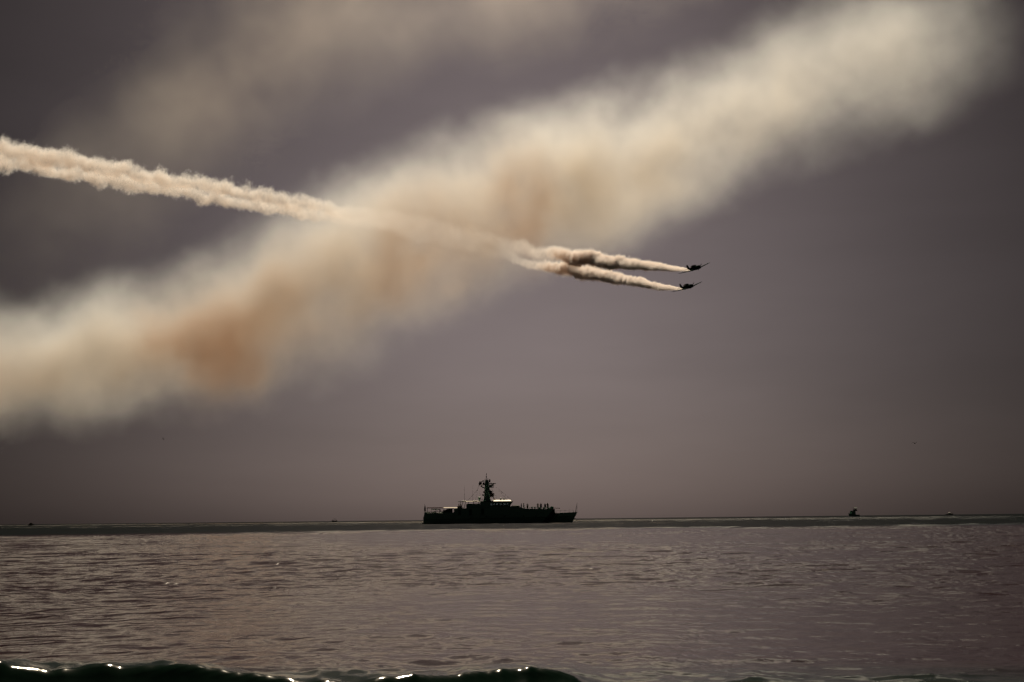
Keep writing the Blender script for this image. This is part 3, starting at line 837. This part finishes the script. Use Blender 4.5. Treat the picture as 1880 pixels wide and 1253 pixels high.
def person_mesh(pose, mats):
    """one continuous body grown from a skeleton; hips at the origin of the pose table"""
    J = dict(pelvis=(0, 0, 0.93, .125, .10), waist=(0, 0, 1.08, .12, .09), chest=(0, 0, 1.30, .165, .11), neck=(0, 0, 1.48, .055, .055), head0=(0.01, 0, 1.58, .078, .085), head1=(0.01, 0, 1.70, .075, .085), crown=(0, 0, 1.75, .05, .05))
    E_ = [('pelvis', 'waist'), ('waist', 'chest'), ('chest', 'neck'), ('neck', 'head0'), ('head0', 'head1'), ('head1', 'crown')]
    J['nose'] = (0.105, 0, 1.63, .018, .018); E_.append(('head0', 'nose'))
    for s, n in ((1, 'l'), (-1, 'r')):
        J[n + 'sh'] = (0, s * .19, 1.40, .062, .062); J[n + 'el'] = (-.03, s * .25, 1.13, .046, .046); J[n + 'wr'] = (.05, s * .24, .89, .032, .03); J[n + 'hand'] = (.08, s * .235, .80, .04, .02)
        E_ += [('chest', n + 'sh'), (n + 'sh', n + 'el'), (n + 'el', n + 'wr'), (n + 'wr', n + 'hand')]
        for k in range(4):
            J[n + 'f%d' % k] = (.075 + .022 * (k - 1.5), s * (.235), .715 + .008 * abs(k - 1.5), .009, .009); E_.append((n + 'hand', n + 'f%d' % k))
        J[n + 'th'] = (.135, s * .215, .775, .011, .011); E_.append((n + 'hand', n + 'th'))
        J[n + 'hip'] = (0, s * .10, .86, .095, .095); J[n + 'kn'] = (.02, s * .11, .48, .062, .062); J[n + 'an'] = (-.02, s * .12, .09, .042, .042); J[n + 'toe'] = (.16, s * .14, .045, .042, .035)
        E_ += [('pelvis', n + 'hip'), (n + 'hip', n + 'kn'), (n + 'kn', n + 'an'), (n + 'an', n + 'toe')]
    J.update({k: v for k, v in pose.items()})
    names = list(J)
    me = bpy.data.meshes.new('person')
    me.from_pydata([J[n][:3] for n in names], [(names.index(a), names.index(b)) for a, b in E_], [])
    o = bpy.data.objects.new('person_rig', me); COL.objects.link(o)
    o.modifiers.new('skin', 'SKIN').use_smooth_shade = True
    sv = me.skin_vertices[0].data
    for i, n in enumerate(names):
        k = 1.45 if n not in ('nose',) and not n[1:].startswith(('f', 'th')) else 1.0
        sv[i].radius = (J[n][3] * k, J[n][4] * k)
        sv[i].use_root = (n == 'pelvis')
    ss = o.modifiers.new('sub', 'SUBSURF'); ss.levels = 1
    dg = bpy.context.evaluated_depsgraph_get()
    out = bpy.data.meshes.new_from_object(o.evaluated_get(dg))
    bpy.data.objects.remove(o)
    return out

def arms(kind):
    if kind == 'stand': return {}
    if kind == 'rail':      # leaning with forearms forward on the bulwark
        d = {}
        for s, n in ((1, 'l'), (-1, 'r')):
            d.update({n + 'el': (.10, s * .24, 1.16, .046, .046), n + 'wr': (.32, s * .18, 1.14, .032, .03), n + 'hand': (.40, s * .16, 1.13, .04, .02)})
            for k in range(4): d[n + 'f%d' % k] = (.48, s * (.13 + .022 * k), 1.11, .009, .009)
            d[n + 'th'] = (.42, s * .10, 1.15, .011, .011)
        return d
    if kind == 'point':     # one hand up to the brow
        d = {'rel': (.14, -.30, 1.40, .046, .046), 'rwr': (.16, -.16, 1.60, .032, .03), 'rhand': (.13, -.10, 1.67, .035, .02), 'rth': (.12, -.06, 1.62, .011, .011)}
        for k in range(4): d['rf%d' % k] = (.12 + .012 * k, -.03, 1.71 - .012 * k, .009, .009)
        return d
    if kind == 'sit':
        d = {'pelvis': (0, 0, .50, .125, .10), 'waist': (.01, 0, .66, .12, .09), 'chest': (.03, 0, .88, .165, .11), 'neck': (.05, 0, 1.06, .055, .055), 'head0': (.07, 0, 1.16, .078, .085), 'head1': (.07, 0, 1.28, .075, .085), 'crown': (.06, 0, 1.33, .05, .05), 'nose': (.165, 0, 1.21, .018, .018)}
        for s, n in ((1, 'l'), (-1, 'r')):
            d.update({n + 'sh': (.03, s * .19, .98, .062, .062), n + 'el': (.06, s * .25, .72, .046, .046), n + 'wr': (.28, s * .17, .62, .032, .03), n + 'hand': (.37, s * .15, .60, .04, .02),
                      n + 'hip': (.06, s * .10, .46, .095, .095), n + 'kn': (.46, s * .13, .47, .062, .062), n + 'an': (.44, s * .13, .09, .042, .042), n + 'toe': (.62, s * .14, .045, .042, .035)})
            for k in range(4): d[n + 'f%d' % k] = (.45, s * (.12 + .02 * k), .575, .009, .009)
            d[n + 'th'] = (.40, s * .10, .60, .011, .011)
        return d
PM = {k: person_mesh(arms(k), None) for k in ('stand', 'rail', 'point', 'sit')}
HAIR = material('dark_cap', (0.012, 0.012, 0.013), 0.9)
def person(pose, x, y, z, rz, cloth, label, group, sc=1.0):
    me = PM[pose].copy()
    me.materials.clear(); me.materials.append(CLOTH[cloth]); me.materials.append(SKIN)
    zn = 1.05 if pose == 'sit' else 1.47
    hx = 0.36 if pose in ('rail', 'sit') else 9
    for p in me.polygons:
        c = p.center
        hand = (pose == 'stand' and c.z < .86 and abs(c.y) > .19 and c.z > .66) or (pose == 'rail' and c.x > .34 and c.z > 1.0) or (pose == 'sit' and c.x > .3 and c.z > .55 and abs(c.y) < .2)
        p.material_index = 1 if (c.z > zn or hand) else 0
    o = bpy.data.objects.new('person', me); COL.objects.link(o)
    o.matrix_world = SHIP_M @ Matrix.Translation((x, y, z)) @ Matrix.Rotation(rz, 4, 'Z') @ Matrix.Scale(sc * (1.1 if pose != 'sit' else 1.05), 4)
    props(o, label, 'person', group)
    top = 1.30 if pose == 'sit' else 1.70
    hx0 = 0.055 if pose == 'sit' else 0.0
    h = MB().ball((hx0, 0, top), 0.098, (1.08, 0.95, 0.85), 12, 8).loft([[(hx0 + .06, -.07, top + .01), (hx0 + .17, -.05, top - .015), (hx0 + .17, .05, top - .015), (hx0 + .06, .07, top + .01)], [(hx0 + .06, -.07, top + .025), (hx0 + .17, -.05, top), (hx0 + .17, .05, top), (hx0 + .06, .07, top + .025)]])
    h.build('cap', HAIR, o, True)
    return o
GP = 'crew standing on the foredeck'
def X_(zx): return (zx - 97) / 35.3
person('stand', X_(1141), -2.6, 4.15, R(200), 0, 'crew member nearest the bridge, first of the line standing on the foredeck', GP)
person('stand', X_(1168), -2.2, 4.15, R(-20), 1, 'crew member standing second from the bridge on the foredeck', GP, 1.03)
person('point', X_(1209), -1.0, 4.15, R(-60), 2, 'crew member in brown alone, third from the bridge, arm raised to the face', GP)
person('rail', X_(1319), -2.0, 4.13, R(-80), 2, 'crew member fourth from the bridge, left one of the middle pair on the foredeck', GP, 1.05)
person('stand', X_(1351), -2.5, 4.13, R(-100), 1, 'crew member fifth from the bridge, right one of the middle pair, broad in dark clothing', GP, 1.04)
person('stand', X_(1397), -1.8, 4.13, R(-70), 0, 'crew member in the pair behind the deck gun, on its left', GP, 1.02)
person('point', X_(1425), -1.6, 4.13, R(-110), 3, 'crew member in the pair behind the deck gun, on its right and taller', GP, 1.06)
person('sit', X_(476), -1.6, 4.73, R(170), 3, 'seated person under the aft platform, nearer the stern of the ship', 'people seated aft')
person('sit', X_(499), -1.9, 4.74, R(150), 0, 'seated person under the aft platform, nearer the mast of the ship', 'people seated aft')
bn = MB().box(X_(460), X_(512), -2.3, -1.2, 4.72, 5.16).build('deck_bench', MAT['dark'], ship, bevel=0.03)

# ------------------------------------------------------------------ aircraft
PLANE_P = material('aircraft_paint', (0.015, 0.028, 0.022), 0.75, wear=0.15, scale=1.5, spec=0.0)
PLANE_D = material('aircraft_dark', (0.01, 0.014, 0.012), 0.9, wear=0.2, spec=0.0)
def ring(x, ry, rz, zc, n=14):
    return [(x, ry * math.cos(2 * math.pi * k / n), zc + rz * math.sin(2 * math.pi * k / n)) for k in range(n)]
def foil(chord, x_le, y, z, t, n=5):
    """closed airfoil ring in x,z at span position y"""
    up = [(0, 0), (.05, .45), (.2, .9), (.4, 1.0), (.7, .6), (1, .04)]
    dn = [(.7, -.3), (.4, -.5), (.2, -.5), (.05, -.3)]
    return [(x_le - u * chord, y, z + v * t * chord * .85) for u, v in up + dn]
def foil_v(chord, x_le, z, t):
    pr = [(0, 0), (.15, .5), (.4, .6), (1, .03), (1, -.03), (.4, -.6), (.15, -.5)]
    return [(x_le - u * chord, v * t * chord, z) for u, v in pr]
def make_aircraft(label):
    root = empty('propeller_aircraft', label, 'aircraft', 'two aircraft trailing smoke')
    MB().loft([ring(4.05, .30, .30, .02), ring(4.0, .52, .52, .02), ring(3.75, .66, .66, .02), ring(2.9, .68, .68, .0), ring(2.2, .60, .70, .0), ring(1.0, .55, .74, .0), ring(-1.0, .50, .68, .02),
               ring(-2.6, .33, .46, .10), ring(-3.9, .16, .27, .18), ring(-4.5, .05, .1, .24)]).build('fuselage', PLANE_P, root, True)
    cn = MB().loft([ring(1.75, .10, .05, .66), ring(1.45, .36, .42, .68), ring(.6, .40, .52, .70), ring(-.8, .40, .52, .68), ring(-1.5, .34, .36, .62), ring(-1.9, .12, .06, .58)]).build('canopy', MAT['glass2'], root, True)
    for x in (1.45, .9, .3, -.3, -.9, -1.5):
        fr = MB()
        r0 = ring(x, .385 if abs(x) < 1 else .345, .50 if abs(x) < 1 else .385, .69, 14)
        fr.path([r0[k] for k in range(0, 8)], .03, 5)
        fr.build('canopy_frame', PLANE_D, cn)
    for s, nm in ((1, 'wing'), (-1, 'wing')):
        w = MB().loft([foil(2.15, 1.55, s * .35, -.48, .15), foil(2.05, 1.5, s * 1.5, -.42, .15), foil(1.6, 1.1, s * 4.2, -.13, .13), foil(1.25, .78, s * 5.9, .05, .11), foil(.7, .45, s * 6.35, .09, .09)]).build(nm, PLANE_P, root, True)
        MB().loft([foil(.42, -.28, s * 3.5, -.2, .07), foil(.36, -.28, s * 5.7, .03, .07)]).build('aileron', PLANE_D, w)
    for s in (1, -1):
        MB().loft([foil(1.15, -3.25, s * .12, .30, .1), foil(.95, -3.45, s * 1.2, .31, .1), foil(.55, -3.75, s * 1.9, .32, .08)]).build('tailplane', PLANE_P, root, True)
    fin = MB().loft([foil_v(1.5, -3.0, .3, .07), foil_v(1.15, -3.4, 1.0, .06), foil_v(.75, -3.85, 1.62, .05), foil_v(.4, -4.1, 1.8, .04)]).build('fin', PLANE_P, root, True)
    MB().loft([foil_v(.5, -4.35, .25, .05), foil_v(.55, -4.45, 1.0, .05), foil_v(.35, -4.55, 1.6, .05)]).build('rudder', PLANE_D, fin)
    pr = MB().loft([ring(4.38, .05, .05, .02, 10), ring(4.28, .15, .15, .02, 10), ring(4.02, .2, .2, .02, 10)]).build('propeller_hub', PLANE_D, root, True)
    for s in (1, -1):
        MB().loft([[(4.2 - .05, a * math.cos(.5) * 0 + s * b * math.cos(.7) - c * math.sin(.7) * s, .02 + s * b * math.sin(.7) + c * math.cos(.7) * s) for a, c in ((0, -w), (0, w))] +
                   [(4.2 + .03, s * b * math.cos(.7) - c * math.sin(.7) * s, .02 + s * b * math.sin(.7) + c * math.cos(.7) * s) for a, c in ((0, w), (0, -w))] for b, w in ((.12, .06), (.5, .11), (1.0, .1), (1.35, .05))]).build('propeller_blade', PLANE_D, pr)
    MB().tube((2.9, -.62, -.3), (2.2, -.86, -.42), .11, .13, 10).build('exhaust_pipe', PLANE_D, root)
    for s in (1, -1):
        MB().tube((1.3, s * 1.6, -.62), (1.3, s * 1.6, -.5), .3, .3, 14).build('wheel', PLANE_D, root)
    return root
MAT['glass2'] = material('canopy_glass', (0.02, 0.025, 0.025), 0.05, wear=0.05, spec=0.8)

def plane_matrix(px, py, Y, heading=30, pitch=-11.5, bank=20.5):
    h, p, b = R(heading), R(pitch), R(bank)
    f = Vector((math.sin(h) * math.cos(p), -math.cos(h) * math.cos(p), math.sin(p)))
    l0 = Vector((0, 0, 1)).cross(f).normalized(); u0 = f.cross(l0)
    l = l0 * math.cos(b) + u0 * math.sin(b); u = u0 * math.cos(b) - l0 * math.sin(b)
    M = Matrix((f, l, u)).transposed().to_4x4(); M.translation = aty(px, py, Y)
    return M
ac = make_aircraft('upper and further right of two dark low-wing propeller aircraft, banking with smoke behind')
ac.matrix_world = plane_matrix(1274.5, 493.2, 482, 20, -3.0, 20.5)
ac2 = copy_tree(ac)
ac2['label'] = 'lower and further left of two dark low-wing propeller aircraft, banking with smoke behind'
ac2.matrix_world = plane_matrix(1261, 527.5, 500, 20, -2.5, 19.5)

# ------------------------------------------------------------------ far boats and buoys
def boat_at(px, Y, name, label, cat, rz=0, group='small boats on the horizon'):
    p = aty(px, 955, Y)
    return empty(name, label, cat, group, Matrix.Translation((p.x, Y, sea_z(p.x, Y) + 0.35)) @ Matrix.Rotation(R(rz), 4, 'Z'))
def hull_mb(L, B, H, bow=0.35):
    return MB().loft([[(x, -b, z), (x * 1.0 - (0.0 if x < L * .4 else .06 * L) , -b * .75, -.4), (x - (0.0 if x < L * .4 else .06 * L), b * .75, -.4), (x, b, z)] for x, b, z in ((-L / 2, B * .45, H * .75), (-L / 4, B / 2, H * .75), (L * .15, B / 2, H * .9), (L * .36, B * .3, H * 1.15), (L / 2, .06, H * 1.35))])
# sport fishing boat, right
b1 = boat_at(1567.5, 1150, 'fishing_boat', 'dark fishing boat with tall upper cabin glinting, on the horizon at right', 'boat', 200)
hull_mb(9.5, 3.4, 1.9).build('hull', MAT['hull'], b1)
MB().slab([(-1.2, 1.4), (2.8, 1.6), (2.3, 4.3), (-1.0, 4.3)], -1.35, 1.35).build('cabin', MAT['hull'], b1, bevel=.05)
MB().box(-3.6, 2.5, -1.5, 1.5, 4.32, 4.5).build('cabin_roof', MAT['dark'], b1)
MB().slab([(-2.6, 4.5), (-.6, 4.5), (-.4, 5.6), (-2.6, 5.6)], -.9, .9).build('upper_helm', MAT['dark'], b1, bevel=.05)
for x in (-2.7, -.5):
    for s in (-1, 1): MB().tube((x, s * .9, 4.4), (x + .2, s * .9, 6.9), .1).build('tower_leg', MAT['black'], b1)
MB().loft([[(x, -1.1, 6.75), (x, 0, 7.1), (x, 1.1, 6.75), (x, 0, 6.7)] for x in (-2.9, -.2)]).build('tower_top', MAT['dark'], b1)
MB().loft([[(-2.6, -.85, 5.62), (-2.6, .85, 5.62), (-2.6, .85, 6.05), (-2.6, -.85, 6.05)], [(-2.0, -.85, 5.95), (-2.0, .85, 5.95), (-2.0, .85, 6.25), (-2.0, -.85, 6.25)]]).build('windscreen', MAT['white'], b1)
MB().tube((1.2, 0, 4.4), (1.3, 0, 8.2), .06, .03).build('mast', MAT['black'], b1)
# low open motor boat, far right
b2 = boat_at(1744, 1500, 'motor_boat', 'low dark motor boat with a bright glint, far right on the horizon', 'boat', 10)
hull_mb(8.5, 2.6, 1.5).build('hull', MAT['black'], b2)
MB().slab([(-1.4, 1.1), (1.2, 1.2), (.4, 2.3), (-1.2, 2.3)], -.9, .9).build('cabin', MAT['dark'], b2, bevel=.05)
MB().loft([[(-1.3, -.85, 2.3), (-1.3, .85, 2.3), (-1.3, .85, 2.45), (-1.3, -.85, 2.45)], [(.5, -.85, 2.3), (.5, .85, 2.3), (.5, .5, 2.75), (.5, -.5, 2.75)]]).build('cabin_roof', MAT['white'], b2)
# small cabin boat left of the ship
b3 = boat_at(614.5, 1100, 'cabin_boat', 'small boat with covered helm left of the patrol ship', 'boat', 186)
hull_mb(4.6, 1.8, 1.2).build('hull', MAT['black'], b3)
MB().slab([(-.9, 2.2), (1.0, 2.25), (1.0, 2.5), (-.9, 2.45)], -.8, .8).build('helm_roof', MAT['dark'], b3)
for x in (-.7, .8):
    for s in (-1, 1): MB().tube((x, s * .7, .9), (x, s * .7, 2.25), .06).build('roof_post', MAT['dark'], b3)
MB().slab([(-1.7, 1.0), (-.8, 1.0), (-.8, 1.7), (-1.5, 1.7)], -.6, .6).build('engine_cover', MAT['canvas'], b3, bevel=.05)
# dark boat far left
b4 = boat_at(57, 1000, 'cabin_boat', 'squat dark boat at the far left of the horizon', 'boat', 15)
hull_mb(3.6, 1.7, 1.1).build('hull', MAT['black'], b4)
MB().slab([(-1.0, .8), (.9, .9), (.5, 1.9), (-.8, 1.9)], -.7, .7).build('cabin', MAT['black'], b4, bevel=.05)
# buoys
def buoy(px, Y, label, mat, h=1.0):
    p = aty(px, 955, Y)
    b = empty('buoy', label, 'buoy', None, Matrix.Translation((p.x, Y, sea_z(p.x, Y))))
    MB().tube((0, 0, -.3), (0, 0, .45 * h), .62 * h, .62 * h, 14).build('float', MAT[mat], b)
    MB().tube((0, 0, .45 * h), (0, 0, 1.5 * h), .30 * h, .12 * h, 10).build('cage', MAT[mat], b)
    MB().ball((0, 0, 1.6 * h), .18 * h).build('lantern', MAT[mat], b)
buoy(483, 760, 'small black buoy on the horizon, left of the covered helm boat', 'black', .75)
buoy(1197.5, 470, 'tiny pale buoy floating right of the bow of the patrol ship', 'white', .32)

# ------------------------------------------------------------------ gulls
GULL = material('gull_feather', (0.02, 0.018, 0.017), 0.95, spec=0.0)
def gull(px, py, Y, span, rz, up, tilt, label):
    M = Matrix.Translation(aty(px, py, Y)) @ Matrix.Rotation(R(rz), 4, 'Z') @ Matrix.Rotation(R(tilt), 4, 'X') @ Matrix.Scale(span / 1.3, 4)
    g = empty('gull', label, 'bird', 'gulls in flight', M)
    MB().loft([ring(.30, .01, .01, .01, 8), ring(.24, .035, .035, .01, 8), ring(.12, .055, .055, 0, 8), ring(-.05, .075, .07, 0, 8), ring(-.2, .045, .04, .0, 8), ring(-.30, .06, .012, 0, 8), ring(-.36, .05, .006, 0, 8)]).build('body', GULL, g, True)
    for s in (1, -1):
        def w(c, xl, y, z): return [(xl, s * y, z), (xl - c * .4, s * y, z + .012), (xl - c, s * y, z), (xl - c * .4, s * y, z - .006)]
        MB().loft([w(.2, .10, .03, .02), w(.19, .15, .26, .02 + up), w(.14, .08, .45, .02 + up * .9), w(.04, -.06, .66, .02 + up * .55)]).build('wing', GULL, g, True)
gull(1679.5, 815, 330, 1.6, -80, .22, 4, 'gull with raised wings gliding at right above the horizon')
gull(299.5, 806, 330, 1.0, 35, .05, 38, 'gull tilted on one wing below the smoke at left')
gull(31.5, 870, 420, 0.7, 80, .1, -40, 'tiny distant gull near the left edge')
